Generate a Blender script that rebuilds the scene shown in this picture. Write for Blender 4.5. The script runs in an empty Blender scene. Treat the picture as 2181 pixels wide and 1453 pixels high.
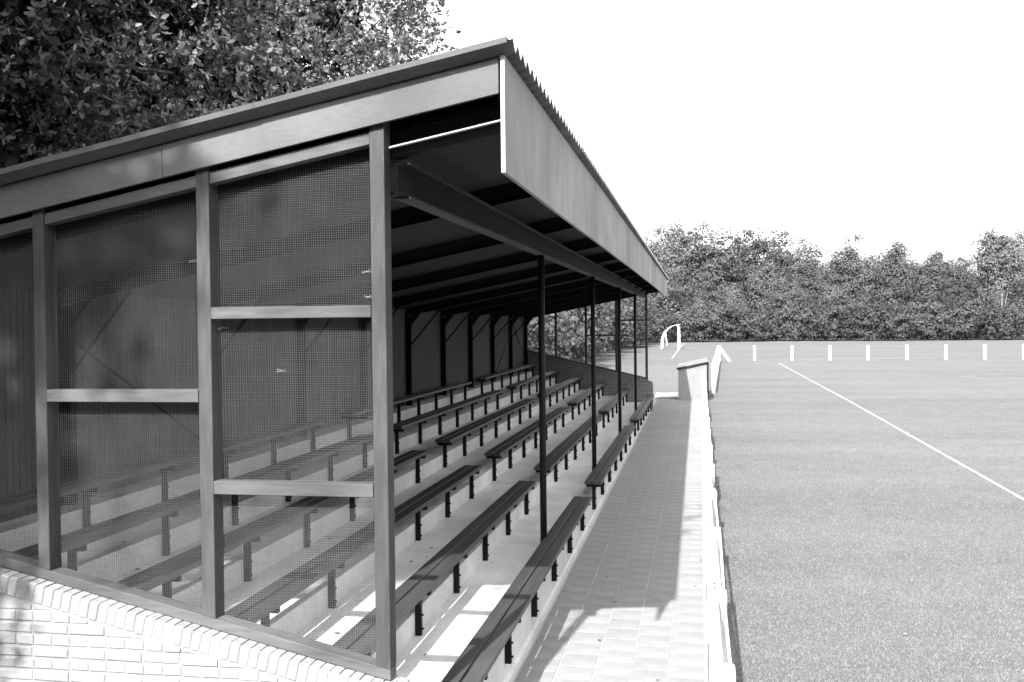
import bpy, math, random
import numpy as np
from mathutils import Vector, Matrix

S = bpy.context.scene
COL = S.collection
H = 2.75                     # eye height above the path
# ------------------------------------------------------------------ camera
FPX = 2200.0
PW, PH = 2181.0, 1453.0
vY = np.array([1490 - PW / 2, 683 - PH / 2, FPX]); vY /= np.linalg.norm(vY)
hd = np.array([1, -0.0105, 0.0])
vZ = np.cross(vY, hd); vZ /= np.linalg.norm(vZ)
if vZ[1] > 0: vZ = -vZ
vX = np.cross(vY, vZ); vX /= np.linalg.norm(vX)
R = np.array([vX, vY, vZ])
cam = bpy.data.cameras.new('camera')
cam.sensor_width = 36.0
cam.lens = 36.0 * FPX / PW
cam.clip_start = 0.1
cam.clip_end = 4000
camo = bpy.data.objects.new('camera', cam); COL.objects.link(camo)
M = Matrix.Identity(4)
for i in range(3):
    M[i][0] = R[i][0]; M[i][1] = -R[i][1]; M[i][2] = -R[i][2]
M[2][3] = H
camo.matrix_world = M
S.camera = camo

def ray(x, y):
    return R @ np.array([x - PW / 2, y - PH / 2, FPX])
def g(y):                    # the ground rises very slightly along the stand
    return 0.0045 * min(max(y - 9.5, -6), 25)
def on_ground(x, y):
    v = ray(x, y); Y = 50.0
    for _ in range(25):
        t = (g(Y) - H) / v[2]; Y = v[1] * t
    return Vector((v[0] * t, v[1] * t, g(Y)))
def on_y(x, y, Y):
    v = ray(x, y) * 1.0; v = v * (Y / v[1])
    return Vector((v[0], v[1], v[2] + H))

# ------------------------------------------------------------------ sky, sun, exposure
SUN = Vector((0.16, 1.25, -1.0)).normalized()
w = bpy.data.worlds.new('World'); S.world = w; w.use_nodes = True
nt = w.node_tree
bg = nt.nodes['Background']
sky = nt.nodes.new('ShaderNodeTexSky'); sky.sky_type = 'NISHITA'; sky.sun_disc = False
sky.sun_elevation = math.asin(-SUN.z)
sky.sun_rotation = math.atan2(-SUN.x, -SUN.y)
sky.air_density = 1.0; sky.dust_density = 4.0; sky.ozone_density = 1.0
bw = nt.nodes.new('ShaderNodeRGBToBW')
nt.links.new(sky.outputs[0], bw.inputs[0]); nt.links.new(bw.outputs[0], bg.inputs[0])
bg.inputs[1].default_value = 0.135
sl = bpy.data.lights.new('sun', 'SUN'); sl.energy = 2.7; sl.angle = math.radians(0.53)
so = bpy.data.objects.new('sun', sl); COL.objects.link(so)
so.rotation_euler = SUN.to_track_quat('-Z', 'Y').to_euler()
so.location = (-3, -12, 14)
S.view_settings.view_transform = 'Standard'
S.view_settings.look = 'None'
S.view_settings.gamma = 1.0
S.view_settings.use_curve_mapping = False
S.view_settings.exposure = 2.27

# ------------------------------------------------------------------ materials
def nodes_of(name):
    m = bpy.data.materials.new(name); m.use_nodes = True
    return m, m.node_tree, m.node_tree.nodes['Principled BSDF']
def N(t, typ, **kw):
    n = t.nodes.new(typ)
    for k, v in kw.items(): setattr(n, k, v)
    return n
def mathn(t, op, a, b=None, clamp=False):
    n = N(t, 'ShaderNodeMath', operation=op); n.use_clamp = clamp
    for i, v in enumerate((a, b)):
        if v is None: continue
        if isinstance(v, (int, float)): n.inputs[i].default_value = v
        else: t.links.new(v, n.inputs[i])
    return n.outputs[0]
def coords(t, scale, kind='Object'):
    tc = N(t, 'ShaderNodeTexCoord'); mp = N(t, 'ShaderNodeMapping')
    mp.inputs['Scale'].default_value = scale
    t.links.new(tc.outputs[kind], mp.inputs['Vector'])
    return mp.outputs[0]
def noise(t, vec, scale, detail=4, rough=0.55):
    n = N(t, 'ShaderNodeTexNoise'); n.inputs['Scale'].default_value = scale
    n.inputs['Detail'].default_value = detail; n.inputs['Roughness'].default_value = rough
    if vec is not None: t.links.new(vec, n.inputs['Vector'])
    return n.outputs['Fac']
def ramp(t, fac, lo, hi, a, b):
    n = N(t, 'ShaderNodeMapRange'); n.inputs['From Min'].default_value = lo; n.inputs['From Max'].default_value = hi
    n.inputs['To Min'].default_value = a; n.inputs['To Max'].default_value = b
    t.links.new(fac, n.inputs['Value']); return n.outputs[0]

def grey(name, base, var=0.25, scale=3.0, stretch=(1, 1, 1), rough=0.75, bump=0.15, fine=60.0, perobj=0.0,
         fine_var=0.15, spec=0.3, specks=0.0, speck_scale=40.0, bump_dist=0.004, blotch=0.0):
    """neutral procedural surface: broad stains, stretched grain, fine grain, per-object shade"""
    m, t, b = nodes_of(name)
    v = coords(t, stretch)
    n1 = noise(t, v, scale, 5, 0.6)
    n2 = noise(t, v, fine, 4, 0.6)
    f = ramp(t, n1, 0.25, 0.75, 1 - var, 1 + var)
    f2 = ramp(t, n2, 0.25, 0.75, 1 - fine_var, 1 + fine_var)
    c = mathn(t, 'MULTIPLY', f, f2)
    if blotch:
        v0 = coords(t, (1, 1, 1))
        n3 = noise(t, v0, 0.9, 3, 0.5)
        c = mathn(t, 'MULTIPLY', c, ramp(t, n3, 0.3, 0.7, 1 - blotch, 1 + blotch))
    if perobj:
        oi = N(t, 'ShaderNodeObjectInfo')
        c = mathn(t, 'MULTIPLY', c, ramp(t, oi.outputs['Random'], 0, 1, 1 - perobj, 1 + perobj))
    c = mathn(t, 'MULTIPLY', c, base)
    if specks:
        v1 = coords(t, (1, 1, 1))
        ns = noise(t, v1, speck_scale, 2, 0.5)
        k = ramp(t, ns, 0.735, 0.77, 0, 1)
        k.node.clamp = True
        mx = N(t, 'ShaderNodeMix'); t.links.new(k, mx.inputs[0]); t.links.new(c, mx.inputs[2]); mx.inputs[3].default_value = specks
        c = mx.outputs[0]
    t.links.new(c, b.inputs['Base Color'])
    b.inputs['Roughness'].default_value = rough
    b.inputs['Specular IOR Level'].default_value = spec
    if bump:
        bn = N(t, 'ShaderNodeBump'); bn.inputs['Strength'].default_value = bump; bn.inputs['Distance'].default_value = bump_dist
        s = mathn(t, 'ADD', n2, n1)
        t.links.new(s, bn.inputs['Height']); t.links.new(bn.outputs[0], b.inputs['Normal'])
    return m

MT = {}
MT['timber'] = grey('stained_timber', 0.053, 0.30, 5, (1, 1, 0.12), 0.65, 0.25, 40, 0.1, 0.2, 0.15, 0.22, 130, blotch=0.42)
MT['timber_x'] = grey('stained_timber_horizontal', 0.08, 0.30, 5, (0.12, 1, 1), 0.65, 0.25, 40, 0.1, 0.2, 0.15, 0.22, 130, blotch=0.42)
MT['barge'] = grey('painted_board', 0.095, 0.12, 4, (0.25, 1, 1), 0.7, 0.15, 70, 0.0, 0.12, 0.12, 0.3, 150, blotch=0.4)
MT['verge'] = grey('verge_zinc', 0.07, 0.2, 5, (0.3, 1, 1), 0.6, 0.2, 60)
MT['fascia'] = grey('plywood_fascia', 0.28, 0.16, 5, (1, 1, 0.45), 0.7, 0.12, 70, 0.13, 0.16, 0.3, 0.34, 90, blotch=0.22)
MT['ply_edge'] = grey('plywood_cut_edge', 0.42, 0.15, 8, (1, 6, 0.3), 0.7, 0.1, 40)
MT['sheet'] = grey('fibre_cement_sheet', 0.17, 0.25, 3, (0.3, 1, 1), 0.85, 0.2, 50, 0.1)
MT['soffit'] = grey('soffit_board', 0.028, 0.25, 8, (0.06, 3, 1), 0.85, 0.3, 12, 0.1, 0.25)
MT['steel'] = grey('dark_painted_steel', 0.011, 0.3, 4, (1, 1, 0.4), 0.6, 0.1, 50, 0.0, 0.2, 0.12)
MT['lit_flange'] = grey('lit_flange_steel', 0.055, 0.3, 5, (1, .2, 1), 0.6, 0.15, 50, spec=0.3)  # paler than the girder: light on its flanges put into the colour
MT['black'] = grey('shade_black', 0.004, 0.3, 4, (1, 1, 1), 0.9, 0.0, 50, spec=0.02)  # near-black, shade on the girder end put into the colour
MT['steel_mid'] = grey('grey_painted_steel', 0.012, 0.25, 6, (1, 1, 1), 0.55, 0.1, 50, 0.0, 0.15, 0.18)
MT['bench'] = grey('bench_plank', 0.048, 0.3, 9, (1, 0.05, 1), 0.5, 0.35, 40, 0.14, 0.25, 0.4, blotch=0.15)
MT['concrete'] = grey('terrace_concrete', 0.62, 0.16, 2.2, (1, 1, 1), 0.9, 0.35, 45, 0.0, 0.16, 0.2, blotch=0.12, bump_dist=0.006)
MT['backwall'] = grey('back_wall_board', 0.062, 0.22, 3, (1, 1, 0.2), 0.85, 0.2, 30, 0.12, 0.2)
MT['brick'] = grey('pale_brick', 0.262, 0.14, 9, (1, 1, 1), 0.9, 0.5, 90, 0.12, 0.14, 0.2, bump_dist=0.005)
MT['mortar'] = grey('mortar', 0.265, 0.2, 8, (1, 1, 1), 0.95, 0.5, 80)
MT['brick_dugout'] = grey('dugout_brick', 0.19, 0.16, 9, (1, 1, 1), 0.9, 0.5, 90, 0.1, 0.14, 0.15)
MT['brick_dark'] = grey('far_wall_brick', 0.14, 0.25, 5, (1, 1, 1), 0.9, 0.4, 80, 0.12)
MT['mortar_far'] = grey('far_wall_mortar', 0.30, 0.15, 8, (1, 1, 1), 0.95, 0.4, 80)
MT['wire'] = grey('galvanised_wire', 0.13, 0.25, 6, (1, 1, 1), 0.6, 0.0, 60, spec=0.1)
MT['web'] = grey('old_cobweb', 0.3, 0.1, 6, (1, 1, 1), 0.9, 0.0, 60)
MT['tile'] = grey('paving_tile', 0.226, 0.12, 5, (1, 1, 1), 0.9, 0.15, 110, 0.045, 0.14, 0.2, blotch=0.1)
MT['joint'] = grey('sand_joint', 0.40, 0.15, 8, (1, 1, 1), 0.95, 0.3, 90)
MT['moss'] = grey('moss_strip', 0.07, 0.5, 12, (1, 1, 1), 0.95, 0.6, 60)
MT['white'] = grey('white_paint', 0.5, 0.07, 5, (1, 1, 1), 0.55, 0.12, 60, 0.04, 0.06)
MT['chalk'] = grey('chalk', 0.34, 0.18, 6, (1, 1, 1), 0.95, 0.2, 40)
MT['shedroof'] = grey('roof_felt', 0.17, 0.2, 5, (1, 1, 1), 0.9, 0.3, 60)
MT['bark'] = grey('oak_bark', 0.07, 0.4, 6, (1, 1, 0.25), 0.95, 0.8, 30, bump_dist=0.03)
MT['birch'] = grey('birch_bark', 0.34, 0.3, 3, (1, 1, 2.5), 0.8, 0.2, 12)

def leaf_mat(name, base, var=0.45, trans=0.25, rough=0.45, spec=0.4):
    m, t, b = nodes_of(name)
    ge = N(t, 'ShaderNodeNewGeometry')
    c = ramp(t, ge.outputs['Random Per Island'], 0, 1, base * (1 - var), base * (1 + var))
    oi = N(t, 'ShaderNodeObjectInfo')
    c = mathn(t, 'MULTIPLY', c, ramp(t, oi.outputs['Random'], 0, 1, 0.6, 1.3))
    t.links.new(c, b.inputs['Base Color'])
    b.inputs['Roughness'].default_value = rough
    b.inputs['Specular IOR Level'].default_value = spec
    tr = N(t, 'ShaderNodeBsdfTranslucent'); t.links.new(mathn(t, 'MULTIPLY', c, 1.1), tr.inputs['Color'])
    mx = N(t, 'ShaderNodeMixShader'); mx.inputs[0].default_value = trans
    t.links.new(b.outputs[0], mx.inputs[1]); t.links.new(tr.outputs[0], mx.inputs[2])
    t.links.new(mx.outputs[0], t.nodes['Material Output'].inputs['Surface'])
    return m
MT['leaf'] = leaf_mat('oak_leaf', 0.10, 0.8, 0.15, 0.42, 0.3)
MT['leaf_fine'] = leaf_mat('fine_leaf', 0.24, 0.6, 0.35, 0.5, 0.2)
MT['leaf_shade'] = leaf_mat('shade_leaf', 0.02, 0.5, 0.0, 0.8, 0.05)  # near-black leaf, the shade inside a crown put into its colour
MT['leaf_far'] = leaf_mat('far_leaf', 0.086, 0.2, 0.25, 0.9, 0.05)
MT['leaf_birch'] = leaf_mat('birch_leaf', 0.102, 0.2, 0.3, 0.9, 0.05)
MT['leaf_shrub'] = leaf_mat('shrub_leaf', 0.07, 0.35, 0.2, 0.7, 0.15)
MT['blade'] = leaf_mat('grass_blade', 0.285, 0.18, 0.5, 0.8, 0.05)

def grass_mat():
    m, t, b = nodes_of('mown_grass')
    v = coords(t, (1, 1, 1))
    vs = coords(t, (0.18, 1.0, 1))
    big = noise(t, vs, 0.35, 4, 0.6)
    mid = noise(t, v, 2.2, 4, 0.6)
    fine = noise(t, v, 28, 5, 0.7)
    c = mathn(t, 'MULTIPLY', ramp(t, big, 0.3, 0.7, 0.84, 1.14), ramp(t, mid, 0.3, 0.7, 0.9, 1.1))
    c = mathn(t, 'MULTIPLY', c, ramp(t, fine, 0.3, 0.7, 0.72, 1.28))
    c = mathn(t, 'MULTIPLY', c, 0.119)
    # worn, sandy ground between the stand and the far fence
    sp = N(t, 'ShaderNodeSeparateXYZ'); tc = N(t, 'ShaderNodeTexCoord'); t.links.new(tc.outputs['Object'], sp.inputs[0])
    wx = ramp(t, sp.outputs[0], 1.2, -0.6, 0, 1); wx.node.clamp = True
    wy = ramp(t, sp.outputs[1], 36, 39, 0, 1); wy.node.clamp = True
    wy2 = ramp(t, sp.outputs[1], 66, 54, 0, 1); wy2.node.clamp = True
    k = mathn(t, 'MULTIPLY', mathn(t, 'MULTIPLY', wx, wy), wy2)
    k = mathn(t, 'MULTIPLY', k, ramp(t, mid, 0.3, 0.7, 0.35, 0.9))
    mx = N(t, 'ShaderNodeMix'); t.links.new(k, mx.inputs[0]); t.links.new(c, mx.inputs[2]); mx.inputs[3].default_value = 0.14
    t.links.new(mx.outputs[0], b.inputs['Base Color'])
    b.inputs['Roughness'].default_value = 0.9; b.inputs['Specular IOR Level'].default_value = 0.1
    bn = N(t, 'ShaderNodeBump'); bn.inputs['Strength'].default_value = 0.6; bn.inputs['Distance'].default_value = 0.03
    t.links.new(fine, bn.inputs['Height']); t.links.new(bn.outputs[0], b.inputs['Normal'])
    return m
MT['grass'] = grass_mat()

# ------------------------------------------------------------------ mesh helpers
class MB:
    def __init__(s): s.v = []; s.f = []
    def poly(s, pts, faces):
        k = len(s.v); s.v += [tuple(p) for p in pts]; s.f += [tuple(i + k for i in f) for f in faces]
    def box(s, x0, x1, y0, y1, z0, z1):
        s.poly([(x0, y0, z0), (x1, y0, z0), (x1, y1, z0), (x0, y1, z0), (x0, y0, z1), (x1, y0, z1), (x1, y1, z1), (x0, y1, z1)],
               [(0, 3, 2, 1), (4, 5, 6, 7), (0, 1, 5, 4), (1, 2, 6, 5), (2, 3, 7, 6), (3, 0, 4, 7)])
    def beam(s, a, b, wd, ht, up=(0, 0, 1)):
        a, b, up = Vector(a), Vector(b), Vector(up)
        d = (b - a).normalized(); sx = d.cross(up).normalized() * wd / 2; u = sx.cross(d).normalized() * ht / 2
        p = [a - sx - u, a + sx - u, a + sx + u, a - sx + u, b - sx - u, b + sx - u, b + sx + u, b - sx + u]
        s.poly(p, [(0, 1, 2, 3), (7, 6, 5, 4), (0, 4, 5, 1), (1, 5, 6, 2), (2, 6, 7, 3), (3, 7, 4, 0)])
    def prism(s, pts, off):
        """closed polygon (3-D points) swept by off"""
        n = len(pts); off = Vector(off); a = [Vector(p) for p in pts]; b = [p + off for p in a]
        s.poly(a + b, [tuple(range(n - 1, -1, -1)), tuple(range(n, 2 * n))] + [(i, (i + 1) % n, n + (i + 1) % n, n + i) for i in range(n)])
    def tube(s, pts, r, n=10, r1=None):
        pts = [Vector(p) for p in pts]; k = len(s.v); m = len(pts)
        r1 = r if r1 is None else r1
        for i, p in enumerate(pts):
            d = (pts[min(i + 1, m - 1)] - pts[max(i - 1, 0)]).normalized()
            x = d.orthogonal().normalized() if i == 0 else (px - d * px.dot(d)).normalized()
            px = x; y = d.cross(x); rr = r + (r1 - r) * i / max(1, m - 1)
            for j in range(n):
                an = 2 * math.pi * j / n
                s.v.append(tuple(p + x * math.cos(an) * rr + y * math.sin(an) * rr))
        for i in range(m - 1):
            for j in range(n):
                s.f.append((k + i * n + j, k + i * n + (j + 1) % n, k + (i + 1) * n + (j + 1) % n, k + (i + 1) * n + j))
        s.f.append(tuple(range(k + n - 1, k - 1, -1))); s.f.append(tuple(range(k + (m - 1) * n, k + m * n)))
    def obj(s, name, mat, parent=None, bevel=0.0, smooth=False, root=None):
        me = bpy.data.meshes.new(name)
        org = Vector((0, 0, 0))
        p = root or parent
        while p is not None: org += p.location; p = p.parent
        me.from_pydata([tuple(Vector(q) - org) for q in s.v], [], s.f)
        me.materials.append(mat); me.update()
        if smooth: me.shade_smooth()
        o = bpy.data.objects.new(name, me); COL.objects.link(o)
        if parent is not None: o.parent = parent
        if bevel:
            bv = o.modifiers.new('bevel', 'BEVEL'); bv.width = bevel; bv.segments = 2; bv.limit_method = 'ANGLE'
        return o

def tag(o, label=None, cat=None, group=None, kind=None):
    for k, v in (('label', label), ('category', cat), ('group', group), ('kind', kind)):
        if v: o[k] = v
    return o
def thing(name, label, cat, loc=(0, 0, 0), group=None):
    o = bpy.data.objects.new(name, None); COL.objects.link(o); o.location = loc; o.empty_display_size = 0.3
    return tag(o, label, cat, group)
def place(name, mesh, parent, loc):
    o = bpy.data.objects.new(name, mesh); COL.objects.link(o); o.location = loc; o.parent = parent
    return o
def copy_tree(o, parent=None):
    c = o.copy(); COL.objects.link(c)
    if parent is not None: c.parent = parent
    for ch in list(o.children): copy_tree(ch, c)
    return c
rnd = random.Random(7)

# ------------------------------------------------------------------ the ground
mb = MB()
ys = ys_ground = [-120, 3.5, 9.5, 20, 34.5, 60, 140, 400, 1600]
xs = [-1600, -200, -30, 0, 30, 200, 1600]
for y in ys:
    for x in xs: mb.v.append((x, y, g(y)))
for j in range(len(ys) - 1):
    for i in range(len(xs) - 1):
        a = j * len(xs) + i; mb.f.append((a, a + 1, a + 1 + len(xs), a + len(xs)))
tag(mb.obj('field', MT['grass']), kind='structure')

def xl(y):  # left edge of the path along the foot of the stand
    return -1.425 - 0.0024 * max(0, y - 8)
mb = MB()
PY0, PY1 = 3.2, 38.4
yy = [PY0, 9.5, 20, 31, 34.5, PY1]
for a, b in zip(yy[:-1], yy[1:]):
    mb.poly([(xl(a) - 0.08, a, g(a) + 0.004), (0.045, a, g(a) + 0.004), (0.045, b, g(b) + 0.004), (xl(b) - 0.08, b, g(b) + 0.004)], [(0, 1, 2, 3)])
path = tag(mb.obj('path', MT['joint']), kind='structure')
cols = [(-1.415, -1.125), (-1.12, -0.842), (-0.836, -0.552), (-0.546, -0.268), (-0.262, 0.018)]
tile_me = []
for v in range(4):
    t = MB(); r2 = random.Random(v); e = 0.010
    q = [(-0.5, -0.5), (0.5, -0.5), (0.5, 0.5), (-0.5, 0.5)]
    hw, hl = 0.1405, 0.1485
    top = [(x * 2 * (hw - 0.002), y * 2 * (hl - 0.0015), 0.006 + r2.uniform(-.0012, .0012)) for x, y in q]
    bot = [(x * 2 * hw, y * 2 * hl, 0.0) for x, y in q]
    t.poly(bot + top, [(4, 5, 6, 7), (0, 1, 5, 4), (1, 2, 6, 5), (2, 3, 7, 6), (3, 0, 4, 7)])
    me = bpy.data.meshes.new('paving_tile'); me.from_pydata(t.v, [], t.f); me.materials.append(MT['tile']); tile_me.append(me)
rest = MB(); cnt = 0
y = PY0 + 0.15; row = 0
while y < PY1 - 0.2:
    for ci, (a, b) in enumerate(cols):
        yc = y + (0.15 if ci % 2 else 0.0)
        xc = (a + b) / 2 + rnd.uniform(-.0015, .0015); z = g(yc) + 0.004 + rnd.uniform(0, .0012)
        if yc + .15 > PY1: continue
        if 4.9 < yc < 22.4 and cnt < 295:
            place('paving_tile', rnd.choice(tile_me), path, (xc, yc, z)); cnt += 1
        else:
            hw = 0.1405
            rest.poly([(xc - hw, yc - .1465, z + .008), (xc + hw, yc - .1465, z + .008), (xc + hw, yc + .1465, z + .008), (xc - hw, yc + .1465, z + .008),
                       (xc - hw, yc - .1465, z), (xc + hw, yc - .1465, z), (xc + hw, yc + .1465, z), (xc - hw, yc + .1465, z)],
                      [(0, 1, 2, 3), (4, 5, 1, 0), (5, 6, 2, 1), (6, 7, 3, 2), (7, 4, 0, 3)])
    y += 0.3; row += 1
o = rest.obj('distant_paving', MT['tile'], path); o['kind'] = 'stuff'
# mossy threshold at the far end of the path
m2 = MB(); r2 = random.Random(4)
for i in range(26):
    x0 = -1.45 + i * 0.03 + r2.uniform(-.02, .02); y0 = 35.35 + r2.uniform(-.12, .12); s_ = r2.uniform(.03, .09)
    m2.poly([(x0 + s_ * math.cos(a) * r2.uniform(.6, 1.2), y0 + 1.6 * s_ * math.sin(a), g(y0) + .0165 + .002 * (i % 3)) for a in [k * math.pi / 3 for k in range(6)]], [tuple(range(6))])
tag(m2.obj('moss', MT['moss']), kind='stuff')

def gl_(y):                   # height of the ground sheet itself, flat between its rows
    return float(np.interp(y, ys_ground, [g(q) for q in ys_ground]))
def ground_line(name, pts, wd, z=0.006):
    m_ = MB(); fine_ = []
    for (a, b) in zip(pts[:-1], pts[1:]):
        fine_ += [Vector(a).lerp(Vector(b), q / 40) for q in range(40)]
    fine_.append(Vector(pts[-1]))
    for p in fine_: p.z = gl_(p.y)
    wl_ = [wd * rnd.uniform(.65, 1.15) for _ in fine_]
    for (a, b, w0, w1) in zip(fine_[:-1], fine_[1:], wl_[:-1], wl_[1:]):
        d = (b - a); d.z = 0; d.normalize(); n = Vector((-d.y, d.x, 0)) / 2; u = Vector((0, 0, z))
        m_.poly([a - n * w0 + u, a + n * w0 + u, b + n * w1 + u, b - n * w1 + u], [(0, 1, 2, 3)])
    return tag(m_.obj(name, MT['chalk']), kind='structure')
tl = [on_ground(1658.6, 774), on_ground(1887, 899), on_ground(2181, 1065)]
d = (tl[2] - tl[1]); tl.append(tl[2] + d * 0.9)
ground_line('touchline', tl, 0.065)
ground_line('chalk_line', [on_ground(2046, 802), on_ground(2080, 801.5)], 0.16)
ground_line('chalk_line', [on_ground(2106, 798), on_ground(2135, 797.6)], 0.12, 0.006)
ground_line('goal_line', [on_ground(1431, 764), on_ground(1441, 750), on_ground(1458, 731)], 0.08)
ground_line('goal_area_line', [on_ground(1457, 741.5), on_ground(1490, 741.5)], 0.35)
ground_line('penalty_area_line', [on_ground(1366, 742.6), on_ground(1408, 742)], 0.3)

# ------------------------------------------------------------------ the grandstand
DY, FY = 5.15, 30.5
BAY = 5.07
GS = thing('grandstand', 'long dark open fronted spectator stand with mono pitch roof and mesh ends', 'grandstand', (-3.3, 17.8, 0))
def zz(z): return z + H
def zroof(x, y): return zz(1.375 + 0.1966 * (x + 0.93) - 0.0045 * (y - 5.1))
def zraft(x, y): return zz(0.885 + 0.195 * (x + 1.56) - 0.004 * (y - 5.2))
RX = [-1.455 - 0.692 * k for k in range(6)]         # riser faces
TZ = [zz(-2.375 + 0.182 * k) for k in range(6)]     # treads
BX = -5.17                                           # inner face of the back wall
# terrace steps
m_ = MB()
pr = [(RX[0], -0.2)]
for k in range(6):
    pr.append((RX[k], TZ[k] - 0.004)); pr.append((RX[k] - 0.004, TZ[k]))
    pr.append(((RX[k + 1] if k < 5 else BX), TZ[k]))
pr.append((BX, -0.2))
nseg = 10
step_y = np.linspace(DY + 0.12, FY - 0.005, nseg + 1)
m_.prism([(x, DY + 0.12, z) for x, z in pr], (0, FY - 0.005 - DY - 0.12, 0))
m_.obj('terrace_steps', MT['concrete'], GS)
m_ = MB()  # low plinth at the foot of the front riser
for a, b in ((DY + .1, 12), (12, 20), (20, FY)):
    m_.poly([(RX[0], a, -.1), (xl(a), a, -.1), (xl(a), a, g(a) + .07), (RX[0], a, g(a) + .085),
             (RX[0], b, -.1), (xl(b), b, -.1), (xl(b), b, g(b) + .07), (RX[0], b, g(b) + .085)],
            [(0, 1, 2, 3), (7, 6, 5, 4), (1, 5, 6, 2), (2, 6, 7, 3)])
m_.obj('plinth', MT['concrete'], GS)

# near end: brick base wall with sloping rowlock coping
SL = 0.2335
def sill_b(x): return zz(-1.863 + SL * -(x + 1.598))
WY = 5.065
def rl_top(x): return sill_b(x) - 0.004
def rl_bot(x): return rl_top(x) - 0.107
XL, XR = -5.30, -1.365
m_ = MB()
m_.prism([(XL, WY + .008, -0.3), (XR - .006, WY + .008, -0.3), (XR - .006, WY + .008, rl_bot(XR)), (XR - .006, WY + .008, rl_bot(XR) + 0.0), (XL, WY + .008, rl_bot(XL))], (0, 0.215, 0))
wall = m_.obj('brick_wall', MT['mortar'], GS)
def clip_poly(pts, f):
    out = []
    for i in range(len(pts)):
        p, q = pts[i], pts[(i + 1) % len(pts)]
        a, b = f(p), f(q)
        if a >= 0: out.append(p)
        if (a >= 0) != (b >= 0):
            t = a / (a - b); out.append((p[0] + t * (q[0] - p[0]), p[1] + t * (q[1] - p[1])))
    return out
def brick_mesh(lx, lz, dp, seed):
    r_ = random.Random(seed); t = MB(); c = 0.006
    f = [(-lx / 2, -lz / 2), (lx / 2, -lz / 2), (lx / 2, lz / 2), (-lx / 2, lz / 2)]
    f = [(x + r_.uniform(-.002, .002), z + r_.uniform(-.002, .002)) for x, z in f]
    inner = [(x * (1 - 2 * c / lx), z * (1 - 2 * c / lz)) for x, z in f]
    v = [(x, 0, z) for x, z in inner] + [(x, c * .8, z) for x, z in f] + [(x, dp, z) for x, z in f]
    t.poly(v, [(0, 1, 2, 3)] + [(4 + i, 4 + (i + 1) % 4, (i + 1) % 4, i) for i in range(4)] + [(8 + i, 8 + (i + 1) % 4, 4 + (i + 1) % 4, 4 + i) for i in range(4)])
    me = bpy.data.meshes.new('brick'); me.from_pydata(t.v, [], t.f); me.materials.append(MT['brick']); return me
bm_s = [brick_mesh(.206, .053, .1, k) for k in range(4)]
bm_h = [brick_mesh(.098, .053, .1, 10 + k) for k in range(4)]
bm_r = [brick_mesh(.046, .104, .2, 20 + k) for k in range(4)]
low = MB()
CH = 0.0655
z0 = on_y(60, 1350, WY).z          # a bed joint seen in the photograph
kmin = -int(z0 / CH) - 1
gl = GS.location
for k in range(kmin, 24):
    zb = z0 + k * CH; header = (k % 2 == 1)
    pitch = 0.109 if header else 0.218
    xo = on_y(145 if not header else 110, 1340, WY).x
    i0 = int((XL - xo) / pitch) - 1
    for i in range(i0, i0 + 60):
        a = xo + i * pitch + .005; b = a + pitch - .011
        if b > XR: b = XR
        if a < XL or b - a < .03: continue
        pl = [(a, zb + .006), (b, zb + .006), (b, zb + CH - .006), (a, zb + CH - .006)]
        top = lambda p: (rl_bot(p[0]) - .008) - p[1]
        cp = clip_poly(pl, top)
        if len(cp) < 3: continue
        if max(p[1] for p in cp) - min(p[1] for p in cp) < .015: continue
        yb = WY + rnd.uniform(-.002, .002)
        if a > -4.25 and zb > 0.62:
            if len(cp) == 4 and abs(cp[2][1] - pl[2][1]) < 1e-6 and abs(cp[3][1] - pl[3][1]) < 1e-6 and b < XR - .001:
                o = place('brick', rnd.choice(bm_h if header else bm_s), wall, Vector(((a + b) / 2, yb, zb + CH / 2)) - gl)
                o.rotation_euler = (rnd.uniform(-.01, .01), rnd.uniform(-.006, .006), rnd.uniform(-.008, .008))
            else:
                t = MB(); t.prism([(p[0], yb, p[1]) for p in cp], (0, .1, 0))
                t.obj('brick', MT['brick'], wall)
        else:
            low.prism([(p[0], yb, p[1]) for p in cp], (0, .05, 0))
o = low.obj('lower_brickwork', MT['brick'], wall); o['kind'] = 'stuff'
ang = math.atan(SL)
n = int((XR - XL) / (0.0556 * math.cos(ang)))
for i in range(n):
    x = XR - .03 - i * 0.0556 * math.cos(ang)
    o = place('brick', rnd.choice(bm_r), wall, Vector((x, WY + rnd.uniform(-.003, .003), (rl_top(x) + rl_bot(x)) / 2)) - gl)
    o.rotation_euler = (rnd.uniform(-.012, .012), ang + rnd.uniform(-.02, .02), rnd.uniform(-.01, .01))
m_ = MB()
m_.prism([(XR - .012, WY + .006, rl_bot(XR) - .02), (XR - .012, WY + .006, rl_top(XR) - .004), (XL, WY + .006, rl_top(XL) - .004), (XL, WY + .006, rl_bot(XL) - .02)], (0, .19, 0))
m_.obj('coping_bed', MT['mortar'], wall)

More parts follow.
